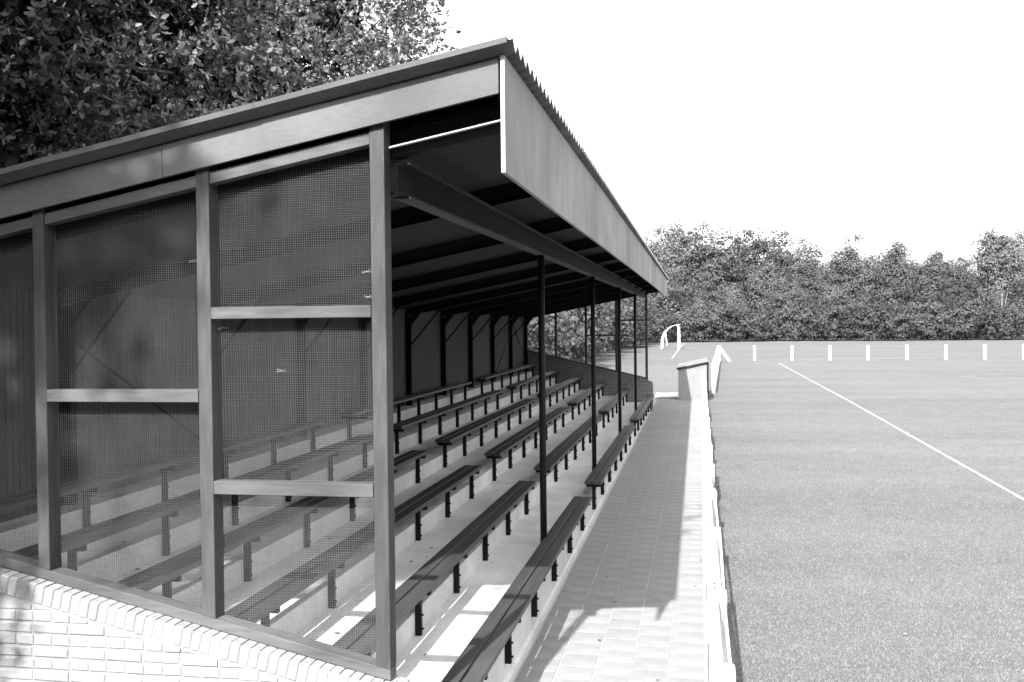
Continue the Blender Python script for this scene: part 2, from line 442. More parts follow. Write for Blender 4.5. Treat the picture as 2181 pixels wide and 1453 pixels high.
# near end frame
PXC = [(-1.676, -1.602), (-2.648, -2.572), (-3.622, -3.552), (-4.60, -4.53), (-5.24, -5.17)]
def barge_b(x): return zz(0.599 + 0.1952 * (x + 3.82))
def toprail_b(x): return barge_b(x) - 0.085
m_ = MB()
m_.prism([(-5.25, DY, sill_b(-5.25)), (-1.598, DY, sill_b(-1.598)), (-1.598, DY, sill_b(-1.598) + .058), (-5.25, DY, sill_b(-5.25) + .058)], (0, .105, 0))
m_.obj('sill_rail', MT['timber_x'], GS, bevel=.004)
for i, (a, b) in enumerate(PXC):
    m_ = MB()
    b0 = .059 if i else -0.02
    m_.prism([(a, DY - .002, sill_b(a) + b0), (b, DY - .002, sill_b(b) + b0 if i else sill_b(a) + b0 - .03), (b, DY - .002, barge_b(b) + .05), (a, DY - .002, barge_b(a) + .05)], (0, .112, 0))
    if i == 0:   # the corner post stands on the foot of the sloping sill
        m_ = MB()
        m_.prism([(a, DY - .002, sill_b(a) + .0585), (-1.5975, DY - .002, sill_b(-1.5975) + .0585), (-1.5975, DY - .002, barge_b(b) + .05), (a, DY - .002, barge_b(a) + .05)], (0, .112, 0))
    m_.obj('frame_post', MT['timber'], GS, bevel=.004)
for (pa, pb) in zip(PXC[1:], PXC[:-1]):
    a, b = pa[1] + .002, pb[0] - .002
    m_ = MB(); m_.prism([(a, DY + .006, toprail_b(a)), (b, DY + .006, toprail_b(b)), (b, DY + .006, toprail_b(b) + .062), (a, DY + .006, toprail_b(a) + .062)], (0, .08, 0))
    m_.obj('top_rail', MT['timber_x'], GS, bevel=.003)
for a, b, z0_, z1_ in ((-2.572, -1.676, .035, .098), (-2.572, -1.676, -.904, -.833), (-3.552, -2.648, -.411, -.343)):
    m_ = MB(); m_.box(a + .002, b - .002, DY - .006, DY + .07, zz(z0_), zz(z1_))
    m_.obj('mid_rail', MT['timber_x'], GS, bevel=.004)
# wire mesh, one sheet a bay
def wire_sheet(a, b, y, zb, zt, pitch, th, parent, seed):
    r_ = random.Random(seed); m_ = MB(); h = th / 2
    n_ = int((b - a) / pitch)
    for i in range(n_ + 1):
        x = a + (i + .5) * pitch
        if x > b: break
        z_0, z_1 = zb(x), zt(x); dx = r_.uniform(-.0012, .0012); ym = y + .004 * math.sin(x * 7 + seed)
        zs = [z_0 + (z_1 - z_0) * q / 3 for q in range(4)]
        pts = [(x + dx * math.sin(q * 1.7 + i), ym + .006 * math.sin(q * 2.1 + seed), zq) for q, zq in enumerate(zs)]
        k0 = len(m_.v)
        for p in pts: m_.v += [(p[0] - h, p[1] - h, p[2]), (p[0] + h, p[1] - h, p[2]), (p[0] + h, p[1] + h, p[2]), (p[0] - h, p[1] + h, p[2])]
        for q in range(3):
            for j in range(4): m_.f.append((k0 + q * 4 + j, k0 + q * 4 + (j + 1) % 4, k0 + q * 4 + 4 + (j + 1) % 4, k0 + q * 4 + 4 + j))
    z = min(zb(a), zb(b)); top = max(zt(a), zt(b))
    while z < top:
        z += pitch
        xs_ = [a + (b - a) * q / 24 for q in range(25)]
        ok = [x for x in xs_ if zb(x) < z < zt(x)]
        if len(ok) < 2: continue
        aa, bb = ok[0], ok[-1]; k0 = len(m_.v)
        for q in range(4):
            x = aa + (bb - aa) * q / 3; dz = r_.uniform(-.0015, .0015); ym = y + .0018 + .004 * math.sin(x * 7 + seed)
            m_.v += [(x, ym - h, z + dz - h), (x, ym - h, z + dz + h), (x, ym + h, z + dz + h), (x, ym + h, z + dz - h)]
        for q in range(3):
            for j in range(4): m_.f.append((k0 + q * 4 + j, k0 + q * 4 + (j + 1) % 4, k0 + q * 4 + 4 + (j + 1) % 4, k0 + q * 4 + 4 + j))
    o = m_.obj('wire_mesh', MT['wire'], parent); o['kind'] = 'stuff'
    return o
for k, (pa, pb) in enumerate(zip(PXC[1:4], PXC[:3])):
    wire_sheet(pa[1], pb[0], DY + .088, lambda x: sill_b(x) + .058, lambda x: toprail_b(x) + .02, .0127, .00105, GS, k)
# torn cobwebs caught on the mesh
for k, (px, py) in enumerate(((785, 578), (786, 632), (474, 700), (412, 556), (600, 790))):
    c = on_y(px, py, DY + .082); r_ = random.Random(k); m_ = MB()
    L = r_.uniform(.02, .04)
    for s_ in range(3):
        a0 = r_.uniform(-.5, .5); pts = []
        for q in range(4):
            pts.append((c.x + (q / 3 - .5) * 2 * L * math.cos(a0) + r_.uniform(-.006, .006), c.y - .004 * s_, c.z + (q / 3 - .5) * L * math.sin(a0) + r_.uniform(-.009, .009)))
        m_.tube(pts, .0013, 4, .0005)
    m_.obj('cobweb', MT['web'], GS)
# bargeboard, verge
m_ = MB(); a, b = -5.75, -0.985
def barge_t(x): return zroof(x, 5.1) - .035
for a, b, dy in ((-5.75, -2.823, .0015), (-2.819, -0.985, 0)):
    m_ = MB()
    m_.prism([(a, DY - .036 + dy, barge_b(a)), (b, DY - .036 + dy, barge_b(b)), (b, DY - .036 + dy, barge_t(b)), (a, DY - .036 + dy, barge_t(a))], (0, .024, 0))
    m_.obj('bargeboard', MT['barge'], GS, bevel=.002)
vx = [-5.8, -3.42, -2.30, -0.925]
for i in range(3):
    a, b = vx[i], vx[i + 1] + (.04 if i < 2 else 0); dz = (.006, .003, 0)[i]; yo = .004 * (2 - i)
    m_ = MB()
    p = [(a, zroof(a, 5) + .006 - dz), (b, zroof(b, 5) + .006 - dz * .3), (b, zroof(b, 5) + .034), (a, zroof(a, 5) + .034 - dz * .4)]
    m_.prism([(x, 5.03 - yo, z) for x, z in p], (0, .012, 0))
    m_.prism([(a, 5.042 - yo, zroof(a, 5) + .024), (b, 5.042 - yo, zroof(b, 5) + .024), (b, 5.042 - yo, zroof(b, 5) + .031), (a, 5.042 - yo, zroof(a, 5) + .031)], (0, .08, 0))
    m_.obj('verge_strip', MT['verge'], GS)
# corrugated roof sheets
RY1 = 31.5
pitch = 0.1525; nc = 7; y = 5.06; k = 0
while y < RY1:
    y1 = min(y + nc * pitch, RY1 + .05); m_ = MB(); n_ = max(8, int(round((y1 - y) / pitch * 10)))
    xs_ = [-5.9, -3.2, -0.90]
    for th in (0, -.007):
        for q in range(n_ + 1):
            yy_ = y + (y1 - y) * q / n_ + (.004 if th else 0) * 0; zc = .024 * math.cos(2 * math.pi * (yy_ - 5.06) / pitch)
            for x in xs_: m_.v.append((x + (rnd.uniform(-.006, .006) if x > -1 and th == 0 and q == 0 else 0), yy_, zroof(x, yy_) + zc + th))
    w_ = len(xs_); off = (n_ + 1) * w_
    for q in range(n_):
        for c in range(w_ - 1):
            a = q * w_ + c
            m_.f.append((a, a + 1, a + 1 + w_, a + w_)); m_.f.append((off + a, off + a + w_, off + a + 1 + w_, off + a + 1))
        e = q * w_ + w_ - 1; m_.f.append((e, off + e, off + e + w_, e + w_))
        e = q * w_; m_.f.append((e + w_, off + e + w_, off + e, e))
    m_.obj('roof_sheet', MT['sheet'], GS, smooth=False)
    y = y1; k += 1
    if k > 40: break
# soffit boards between the rafters, rafters, columns
RYS = [DY + .19] + [DY + BAY / 2 * i for i in range(1, 10)] + [FY]
RYS[-1] = FY - .06
for y0, y1 in list(zip(RYS[:-1], RYS[1:])) + [(FY - .06, RY1 - .03)]:
    m_ = MB(); a, b = BX - .3, -0.985
    y0 += .002; y1 -= .002
    m_.poly([(a, y0, zraft(a, y0) + .142), (b, y0, zraft(b, y0) + .142), (b, y1, zraft(b, y1) + .142), (a, y1, zraft(a, y1) + .142),
             (a, y0, zraft(a, y0) + .172), (b, y0, zraft(b, y0) + .172), (b, y1, zraft(b, y1) + .172), (a, y1, zraft(a, y1) + .172)],
            [(0, 3, 2, 1), (4, 5, 6, 7), (0, 1, 5, 4), (1, 2, 6, 5), (2, 3, 7, 6), (3, 0, 4, 7)])
    m_.obj('soffit_board', MT['soffit'], GS)
def ibeam(h, w_, tf=.009, tw=.006):
    return [(-w_ / 2, 0), (w_ / 2, 0), (w_ / 2, tf), (tw / 2, tf), (tw / 2, h - tf), (w_ / 2, h - tf), (w_ / 2, h), (-w_ / 2, h), (-w_ / 2, h - tf), (-tw / 2, h - tf), (-tw / 2, tf), (-w_ / 2, tf)]
for y in RYS:
    m_ = MB(); a, b = -5.165, -0.99
    m_.prism([(a, y + u, zraft(a, y) + v) for u, v in ibeam(.14, .07)], (b - a, 0, zraft(b, y) - zraft(a, y)))
    m_.obj('rafter', MT['steel'], GS)
CY = RYS
for i, y in enumerate(CY):
    cx0, cx1 = -5.165, -5.06; m_ = MB()
    zt = zraft(-5.16, y)
    pf = [(cx0 + v * (cx1 - cx0) / .105, u) for u, v in ibeam(.105, .08)]
    m_.prism([(x, y + u, TZ[5] + .0) for x, u in pf], (0, 0, zt - TZ[5]))
    m_.obj('column', MT['steel'], GS)
    m_ = MB(); m_.prism([(cx1, y - .005, zt - .17), (cx1 + .17, y - .005, zraft(cx1 + .17, y)), (cx1, y - .005, zraft(cx1, y))], (0, .01, 0))
    m_.obj('haunch_plate', MT['steel'], GS)
    m_ = MB(); m_.tube([(cx1 - .01, y, zz(-.38)), (-4.53, y, zraft(-4.53, y) + .004)], .016, 8)
    m_.obj('strut', MT['steel'], GS, smooth=True)
for (ya, za, yb, zb_) in ((CY[1], -.12, CY[2], -1.36), (CY[8], -1.25, CY[9], -.05), (CY[9], -.12, CY[10], -1.38)):
    m_ = MB(); m_.tube([(-5.04, ya, zz(za)), (-5.04, yb, zz(zb_))], .011, 8)
    m_.obj('brace_rod', MT['steel'], GS, smooth=True)
for y0, y1 in zip([DY + .02] + CY[1:-1], CY[1:-1] + [FY]):
    m_ = MB(); yq = y0 + .002; pts = []
    nrib = int((y1 - y0) / .076)
    prof = []
    for q in range(nrib):
        a = y0 + .002 + q * (y1 - y0 - .004) / nrib; wd = (y1 - y0 - .004) / nrib
        prof += [(BX, a), (BX, a + wd * .82), (BX - .007, a + wd * .86), (BX - .007, a + wd * .98)]
    prof += [(BX, y1 - .002), (BX - .03, y1 - .002), (BX - .03, y0 + .002)]
    zt = zraft(BX, y1) + .12
    m_.prism([(x, yy_, TZ[5] - .25) for x, yy_ in prof], (0, 0, zt - TZ[5] + .25))
    m_.obj('wall_panel', MT['backwall'], GS)
# front girder and round pillars
m_ = MB()
m_.prism([(-1.56 + u, DY + .12, zz(.68) + v) for u, v in ibeam(.168, .076, .012, .008)], (0, FY - DY - .14, 0))
m_.obj('girder', MT['steel_mid'], GS)
m_ = MB(); m_.box(-1.605, -1.512, DY + .2, FY - .02, zz(.8485), zz(.868)); m_.obj('lit_top_flange', MT['lit_flange'], GS)  # added pale strip, painted as the lit top flange of the girder
m_ = MB(); m_.box(-1.603, -1.517, DY + .2, FY - .02, zz(.668), zz(.6795)); m_.obj('lit_bottom_flange', MT['lit_flange'], GS)  # added pale strip, painted as the lit underside of the girder
m_ = MB(); m_.prism([(-1.56 + u, DY + .114, zz(.68) + v) for u, v in ibeam(.1685, .0765, .0125, .0085)], (0, .0055, 0)); m_.obj('shade_cap', MT['black'], GS)  # black cap added so the sunlit girder end stays dark
m_ = MB(); m_.prism([(-1.595, 5.215, zz(.918)), (-0.99, 5.215, zz(1.035)), (-0.99, 5.215, zz(1.042)), (-1.595, 5.215, zz(.925))], (0, .03, 0)); m_.obj('lit_flange_strip', MT['ply_edge'], GS)  # pale strip added as the sunlit flange edge of the first rafter
for i in range(1, 5):
    y = DY + BAY * i; m_ = MB()
    m_.tube([(-1.555, y, TZ[0]), (-1.555, y, zz(.667))], .034, 14)
    m_.obj('pillar', MT['steel_mid'], GS, smooth=True)
    m_ = MB(); m_.box(-1.62, -1.49, y - .065, y + .065, TZ[0] + .0005, TZ[0] + .012)
    m_.obj('base_plate', MT['steel'], GS)
    m_ = MB(); m_.box(-1.605, -1.515, y - .045, y + .045, zz(.668), zz(.6795))
    m_.obj('head_plate', MT['steel'], GS)
# front fascia panels
seams = [5.10, 7.38, 9.7, 11.9, 14.2, 16.4, 18.7, 20.9, 23.2, 25.4, 27.7, 29.6, RY1 - .05]
fr = random.Random(3)
bot = [0.752 + (fr.uniform(-.004, .004) if 0 < i < 9 else 0) for i in range(len(seams))]
bot[8] -= .012; bot[9] -= .02; bot[10] -= .03; bot[11] += .0
for i, (a, b) in enumerate(zip(seams[:-1], seams[1:])):
    m_ = MB(); x = -0.972 + fr.uniform(-.002, .002)
    m_.prism([(x, a + .005, zz(bot[i])), (x, b - .005, zz(bot[i + 1])), (x, b - .005, zroof(x, b) - .028), (x, a + .005, zroof(x, a) - .028)], (.022, 0, 0))
    p = m_.obj('fascia_panel', MT['fascia'], GS)
    if i == 0:
        m_ = MB(); m_.box(x + .0005, x + .0215, a + .0015, a + .0048, zz(bot[0]) + .001, zroof(x, a) - .12)
        m_.obj('cut_edge', MT['ply_edge'], p)
# a rail that carries the fascia behind the panels
m_ = MB(); m_.beam((-1.0, DY + .12, zraft(-1.0, DY) + .19), (-1.0, RY1 - .1, zraft(-1.0, RY1) + .19), .05, .09)
m_.obj('fascia_rail', MT['steel'], GS)

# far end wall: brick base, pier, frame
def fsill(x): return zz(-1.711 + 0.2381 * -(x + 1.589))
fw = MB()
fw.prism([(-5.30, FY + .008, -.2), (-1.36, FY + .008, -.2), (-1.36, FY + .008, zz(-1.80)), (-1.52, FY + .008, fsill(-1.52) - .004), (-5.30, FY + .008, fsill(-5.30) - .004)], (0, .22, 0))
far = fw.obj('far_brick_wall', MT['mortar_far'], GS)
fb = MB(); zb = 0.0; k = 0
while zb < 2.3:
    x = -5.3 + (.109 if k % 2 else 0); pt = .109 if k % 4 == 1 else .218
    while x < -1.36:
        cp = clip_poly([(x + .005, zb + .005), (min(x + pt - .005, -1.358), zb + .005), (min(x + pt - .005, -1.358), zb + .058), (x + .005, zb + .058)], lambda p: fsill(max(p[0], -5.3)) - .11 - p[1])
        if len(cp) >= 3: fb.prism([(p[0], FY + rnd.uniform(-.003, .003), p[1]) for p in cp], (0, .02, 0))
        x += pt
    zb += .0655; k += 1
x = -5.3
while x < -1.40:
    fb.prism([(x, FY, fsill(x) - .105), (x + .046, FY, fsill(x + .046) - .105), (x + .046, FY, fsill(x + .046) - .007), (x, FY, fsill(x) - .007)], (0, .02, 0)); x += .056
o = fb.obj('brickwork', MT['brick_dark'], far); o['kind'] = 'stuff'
m_ = MB(); m_.prism([(-5.25, FY + .03, fsill(-5.25)), (-1.50, FY + .03, fsill(-1.50)), (-1.50, FY + .03, fsill(-1.50) + .065), (-5.25, FY + .03, fsill(-5.25) + .065)], (0, .1, 0))
m_.obj('sill_rail', MT['timber_x'], GS)
FPX_ = [(-1.575, -1.505), (-2.455, -2.39), (-3.355, -3.29), (-4.255, -4.19), (-5.14, -5.07)]
for a, b in FPX_:
    m_ = MB(); m_.prism([(a, FY + .028, fsill(a) + .066), (b, FY + .028, fsill(b) + .066), (b, FY + .028, zraft(b, FY) + .1), (a, FY + .028, zraft(a, FY) + .1)], (0, .1, 0))
    m_.obj('frame_post', MT['timber'], GS)
for i, zs in ((0, (.008, -.79)), (1, (-.43,)), (2, ())):
    for z in zs:
        m_ = MB(); m_.box(FPX_[i + 1][1] + .001, FPX_[i][0] - .001, FY + .03, FY + .1, zz(z), zz(z + .055))
        m_.obj('mid_rail', MT['timber_x'], GS)
for k in range(3):
    wire_sheet(FPX_[k + 1][1], FPX_[k][0], FY + .11, lambda x: fsill(x) + .06, lambda x: zraft(x, FY) + .06, .0254, .0012, GS, 30 + k)

# ------------------------------------------------------------------ benches on the terrace
BW, TH = .225, .042
def make_bench(x_front, ztop, y0, y1, legs, name, label, seed):
    r_ = random.Random(seed)
    t = thing('bench', label, 'bench', (x_front - BW / 2, (y0 + y1) / 2, ztop - .40), 'plank benches bolted to the terrace steps')
    wd = (BW - .016) / 2
    for s_ in range(2):
        m_ = MB(); xa = x_front - wd - s_ * (wd + .016)
        e0, e1 = (r_.uniform(-.02, .02) if y0 > 6 else 0), r_.uniform(-.02, .02)
        segs = [y0 + e0, y0 + (y1 - y0) * r_.uniform(.45, .55), y1 + e1]
        m_ = MB()
        # the plank bows a little between its supports
        ny = 6; ysn = [segs[0] + (segs[2] - segs[0]) * q / ny for q in range(ny + 1)]
        bow = [r_.uniform(-.003, .003) for _ in ysn]; sid = [r_.uniform(-.0025, .0025) for _ in ysn]
        for q, yq in enumerate(ysn):
            m_.v += [(xa + sid[q], yq, ztop - TH + bow[q]), (xa + wd + sid[q], yq, ztop - TH + bow[q]), (xa + wd + sid[q], yq, ztop + bow[q]), (xa + sid[q], yq, ztop + bow[q])]
        for q in range(ny):
            for j in range(4): m_.f.append((q * 4 + j, q * 4 + 4 + j, q * 4 + 4 + (j + 1) % 4, q * 4 + (j + 1) % 4))
        m_.f.append((0, 1, 2, 3)); m_.f.append((ny * 4 + 3, ny * 4 + 2, ny * 4 + 1, ny * 4))
        m_.obj('plank', MT['bench'], t, bevel=.003)
    for yl in legs:
        m_ = MB(); xc = x_front - .108; zb_ = ztop - .40
        m_.box(xc - .025, xc + .022, yl - .02, yl + .02, zb_, ztop - TH - .046)
        m_.box(x_front - BW + .01, x_front - .012, yl - .02, yl + .02, ztop - TH - .046, ztop - TH - .001)
        for zq in (.05, .155):
            m_.tube([(xc + .02, yl + .0, zb_ + zq), (xc + .036, yl + .0, zb_ + zq)], .010, 6)
        m_.obj('leg', MT['steel'], t)
    return t
rows = ['front', 'second', 'third', 'fourth', 'fifth', 'back']
segA = [6.33 + 1.245 * k for k in range(6)]
SEG = [(5.30, 12.66, segA, 'nearest'), (13.86, 21.46, [13.98 + 1.225 * k for k in range(7)], 'middle'), (22.9, 30.42, [23.02 + 1.215 * k for k in range(7)], 'farthest')]
for sidx, (a, b, legs, wname) in enumerate(SEG):
    proto = None
    for k in range(6):
        lab = '%s of three dark plank benches along the %s row of the terrace' % (wname, rows[k])
        if k == 0:
            proto = make_bench(-1.32, zz(-2.155), a, b, legs, 'bench', lab, sidx)
        else:
            c = copy_tree(proto)
            c.location = proto.location + Vector((-.692 * k, rnd.uniform(-.03, .03) if sidx else 0, .182 * k))
            c['label'] = lab

# ------------------------------------------------------------------ white rail fence beside the path
def post_at(x, y, h, wd, parent, name='post', z=None):
    m_ = MB(); z = g(y) if z is None else z
    c = .012
    b = [(-wd / 2, -wd / 2), (wd / 2, -wd / 2), (wd / 2, wd / 2), (-wd / 2, wd / 2)]
    v = [(x + u, y + v_, z - .1) for u, v_ in b] + [(x + u, y + v_, z + h - c) for u, v_ in b] + [(x + u * .82, y + v_ * .82, z + h) for u, v_ in b]
    m_.poly(v, [(0, 1, 5, 4), (1, 2, 6, 5), (2, 3, 7, 6), (3, 0, 4, 7), (4, 5, 9, 8), (5, 6, 10, 9), (6, 7, 11, 10), (7, 4, 8, 11), (8, 9, 10, 11)])
    return m_.obj(name, MT['white'], parent)
FN = thing('rail_fence', 'white low fence of posts and flat top boards running along the tiled path', 'fence', (.1, 18, 0))
fy = [3.38, 5.30] + [6.97 + 2.0 * k for k in range(14)]
fr = random.Random(11)
for i, y in enumerate(fy):
    hh = 1.02 if i == 1 else .965
    post_at(.106, y, hh, .118, FN)
for i, (a, b) in enumerate(zip(fy[:-1], fy[1:])):
    aa = a + .062 if i == 1 else a + .003
    bb = b - .062 if i == 0 else b - .003
    xo = fr.uniform(-.008, .008); wn = fr.choice((0, .006, .016)); m_ = MB(); zt = .97 + g(a)
    dx = fr.uniform(-.005, .005)
    m_.prism([(.045 + xo, aa, zt), (.124 + xo - wn, aa, zt), (.124 + xo + dx - wn, bb, zt), (.045 + xo + dx, bb, zt)], (0, 0, .028))
    m_.obj('top_board', MT['white'], FN, bevel=.003)
    dx = fr.choice((0, 0, .012, -.004))
    with_side = i in (0, 1, 2, 3, 6, 9, 12)
    m_ = MB()
    m_.prism([(.134 + xo * .3, aa, zt - .06), (.152 + xo * .3, aa, zt - .06), (.152 + xo * .3 + dx, bb, zt - .06), (.134 + xo * .3 + dx, bb, zt - .06)], (0, 0, .085))
    if with_side: m_.obj('side_board', MT['white'], FN)
    for yb in (a + .05, b - .05):
        if 5 < yb < 14:
            m_ = MB(); m_.tube([(.085, yb, zt + .026), (.085, yb, zt + .033)], .009, 8)
            m_.obj('bolt', MT['steel'], FN)

# fence beyond the dugout, splaying away to its corner
cA, cB = on_ground(1519, 838), on_ground(1531, 771)
F2 = thing('rail_fence', 'white post fence running from the brick dugout to the braced corner post', 'fence', tuple(cA))
nP = 12
pp = [cA.lerp(cB, i / nP) for i in range(nP + 1)]
for i, p in enumerate(pp): post_at(p.x, p.y, 1.04 if i == nP else .98, .13 if i < nP else .2, F2)
for p, q in zip(pp[:-1], pp[1:]):
    m_ = MB(); m_.beam((p.x - .02, p.y + .01, g(p.y) + .995), (q.x - .02, q.y - .01, g(q.y) + .995), .10, .03); m_.obj('top_board', MT['white'], F2)
    m_ = MB(); m_.beam((p.x + .08, p.y + .01, g(p.y) + .55), (q.x + .08, q.y - .01, g(q.y) + .55), .02, .07); m_.obj('lower_rail', MT['white'], F2)
br = on_ground(1553, 769)
m_ = MB(); m_.beam((cB.x + .08, cB.y, g(70) + .9), (br.x, cB.y, g(70) + .02), .13, .16); m_.obj('brace', MT['white'], F2)
# far fence across the end of the pitch
F3 = thing('wire_fence', 'row of short white posts strung with thin wires across the far end of the pitch', 'fence', (cB.x, cB.y, g(70)))
bx = [1607, 1687, 1768, 1848, 1931, 2014, 2097, 2180, 2264, 2349]
prev = Vector((cB.x, cB.y, 0))
for i, x in enumerate(bx):
    p = on_ground(x, 768.0 - .0045 * (x - 1607)); post_at(p.x, p.y, .95, .16, F3)
    for z in (.86, .08):
        m_ = MB(); m_.beam((prev.x + .1, prev.y, g(70) + z), (p.x - .1, p.y, g(70) + z), .01, .010)
        m_.obj('wire', MT['wire'], F3)
    prev = p

# ------------------------------------------------------------------ brick dugout
sb = on_ground(1445, 854)
sx0 = sb.x; sx1 = on_y(1505.5, 800, sb.y).x; sy = sb.y; gz = g(sy)
zl, zr_ = on_y(1445, 786, sy).z, on_y(1505, 773, sy).z
DG = thing('dugout', 'small brick dugout with a sloping flat roof at the end of the path', 'dugout', ((sx0 + sx1) / 2, sy, gz))
LEN = 3.6
m_ = MB(); m_.prism([(sx0, sy, gz - .1), (sx1, sy, gz - .1), (sx1, sy, zr_), (sx0, sy, zl)], (0, .1, 0))
ew = m_.obj('end_wall', MT['mortar'], DG)
bb = MB(); zb = gz; k = 0
while zb < zr_:
    x = sx0 - (.109 if k % 2 else 0)
    while x < sx1:
        xa, xb = max(x + .004, sx0 - .004), min(x + .212, sx1)
        if xb - xa > .02:
            cp = clip_poly([(xa, zb + .004), (xb, zb + .004), (xb, zb + .058), (xa, zb + .058)], lambda p: zl + (zr_ - zl) * (p[0] - sx0) / (sx1 - sx0) - .005 - p[1])
            if len(cp) >= 3: bb.prism([(p[0], sy - .008 + rnd.uniform(-.002, .002), p[1]) for p in cp], (0, .05, 0))
        x += .218
    zb += .0655; k += 1
o = bb.obj('brickwork', MT['brick_dugout'], ew); o['kind'] = 'stuff'
m_ = MB(); m_.box(sx0, sx0 + .1, sy + .1, sy + LEN, gz - .1, zl); m_.obj('back_wall', MT['brick'], DG)
m_ = MB(); m_.prism([(sx0 + .1, sy + LEN - .1, gz - .1), (sx1, sy + LEN - .1, gz - .1), (sx1, sy + LEN - .1, zr_), (sx0 + .1, sy + LEN - .1, zl)], (0, .1, 0)); m_.obj('end_wall', MT['brick'], DG)
m_ = MB(); e = .05; s_ = (zr_ - zl) / (sx1 - sx0)
m_.prism([(sx0 - e, sy - .07, zl - e * s_), (sx1 + .04, sy - .07, zr_ + .04 * s_), (sx1 + .04, sy - .07, zr_ + .04 * s_ + .045), (sx0 - e, sy - .07, zl - e * s_ + .045)], (0, LEN + .14, 0))
dr = m_.obj('roof', MT['shedroof'], DG)
m_ = MB(); m_.prism([(sx0 - e, sy - .085, zl - e * s_ - .01), (sx1 + .04, sy - .085, zr_ + .04 * s_ + .0), (sx1 + .04, sy - .085, zr_ + .04 * s_ + .035), (sx0 - e, sy - .085, zl - e * s_ + .035)], (0, .012, 0))
m_.obj('roof_edge', MT['steel_mid'], dr)
for q in (0, LEN - .2):
    m_ = MB(); m_.box(sx1 + .002, sx1 + .06, sy - .012 + q, sy + .08 + q, gz - .1, zr_ - .002); m_.obj('corner_post', MT['steel'], DG)
m_ = MB(); m_.box(sx0 + .12, sx0 + .45, sy + .12, sy + LEN - .12, gz + .40, gz + .44); m_.obj('seat', MT['bench'], DG)
for q in (.4, LEN / 2, LEN - .4):
    m_ = MB(); m_.box(sx0 + .14, sx0 + .42, sy + q, sy + q + .08, gz - .02, gz + .399); m_.obj('seat_support', MT['mortar'], DG)

# ------------------------------------------------------------------ goal
gp = on_ground(1444.5, 745)
GL = thing('football_goal', 'white football goal seen from the side with curved net stays', 'goal', tuple(gp))
gx, gy, gz = gp.x, gp.y, gp.z
gh = on_y(1444, 691, gy).z - gz
bxk = on_y(1408, 742, gy).x
WG = 7.3
def arc(y):
    pts = [(gx, y, gz + gh - .06)]
    dx = bxk - gx
    for q in range(1, 9):
        t = q / 8; a = t * math.pi / 2
        pts.append((gx + dx * math.sin(a) , y, gz + gh * (.30 + .68 * math.cos(a))))
    pts.append((bxk - .03, y, gz)); return pts
for q in (0, WG):
    m_ = MB(); m_.box(gx - .06, gx + .06, gy + q - .06, gy + q + .06, gz - .1, gz + gh + .06 * (q == -1)); m_.obj('goal_post', MT['white'], GL)
    m_ = MB(); m_.tube(arc(gy + q), .022 if q == 0 else .015, 6); m_.obj('net_stay', MT['white'], GL, smooth=True)
m_ = MB(); m_.box(gx - .07, gx + .07, gy + .072, gy + WG - .072, gz + gh - .14, gz + gh); m_.obj('crossbar', MT['white'], GL)
nm = MB()
ap = arc(0)
for yq in np.arange(.3, WG, .5):
    for p, q in zip(ap[:-1], ap[1:]): nm.beam((p[0], gy + yq, p[2]), (q[0], gy + yq, q[2]), .006, .006, (0, 1, 0))
for p in ap[1:]: nm.beam((p[0], gy + .05, p[2]), (p[0], gy + WG - .05, p[2]), .012, .012)
o = nm.obj('net', MT['white'], GL); o['kind'] = 'stuff'
m_ = MB(); r_ = random.Random(5)
cx_ = on_y(1419, 715, gy + 5).x
pts = [(cx_ - .12 + .03 * q + r_.uniform(-.03, .03), gy + 5, gz + 1.62 - .22 * q) for q in range(7)]
m_.tube(pts, .10, 7, .05); m_.obj('gathered_net', MT['white'], GL)

# ------------------------------------------------------------------ vegetation
OAK = np.array([(0, 0), (.17, .24), (.13, .36), (.31, .55), (.17, .66), (.14, .9), (-.02, 1.0), (-.2, .82), (-.16, .62), (-.33, .48), (-.13, .34), (-.16, .2)])
DIA = np.array([(0, 0), (.32, .45), (0, 1.0), (-.32, .45)])
SPR = np.array([(-.12, 0), (.15, .1), (.5, .45), (.18, .55), (.1, 1.0), (-.16, .6), (-.5, .5), (-.2, .2)])
def leaf_mesh(name, pos, nrm, size, shape, mat, rng, bend=.15):
    n = len(pos); k = len(shape)
    nrm = nrm / np.linalg.norm(nrm, axis=1, keepdims=True)
    a = rng.normal(size=(n, 3)); ax = np.cross(nrm, a); ax /= np.linalg.norm(ax, axis=1, keepdims=True)
    ay = np.cross(nrm, ax)
    sz = size * rng.uniform(.5, 1.35, size=(n, 1, 1)); bend = bend * rng.uniform(.2, 4.5, size=(n, 1, 1))
    u = shape[None, :, 0:1] * sz; v = (shape[None, :, 1:2] - .5) * sz
    b = -bend * (u * u + v * v * .6) / np.maximum(sz, 1e-6)
    co = pos[:, None, :] + ax[:, None, :] * u + ay[:, None, :] * v + nrm[:, None, :] * b
    co = co.reshape(-1, 3).astype(np.float32)
    me = bpy.data.meshes.new(name)
    me.vertices.add(n * k); me.vertices.foreach_set('co', co.ravel())
    me.loops.add(n * k); me.loops.foreach_set('vertex_index', np.arange(n * k, dtype=np.int32))
    me.polygons.add(n); me.polygons.foreach_set('loop_start', np.arange(0, n * k, k, dtype=np.int32))
    try: me.polygons.foreach_set('loop_total', np.full(n, k, dtype=np.int32))
    except Exception: pass
    me.materials.append(mat); me.update(calc_edges=True)
    return me
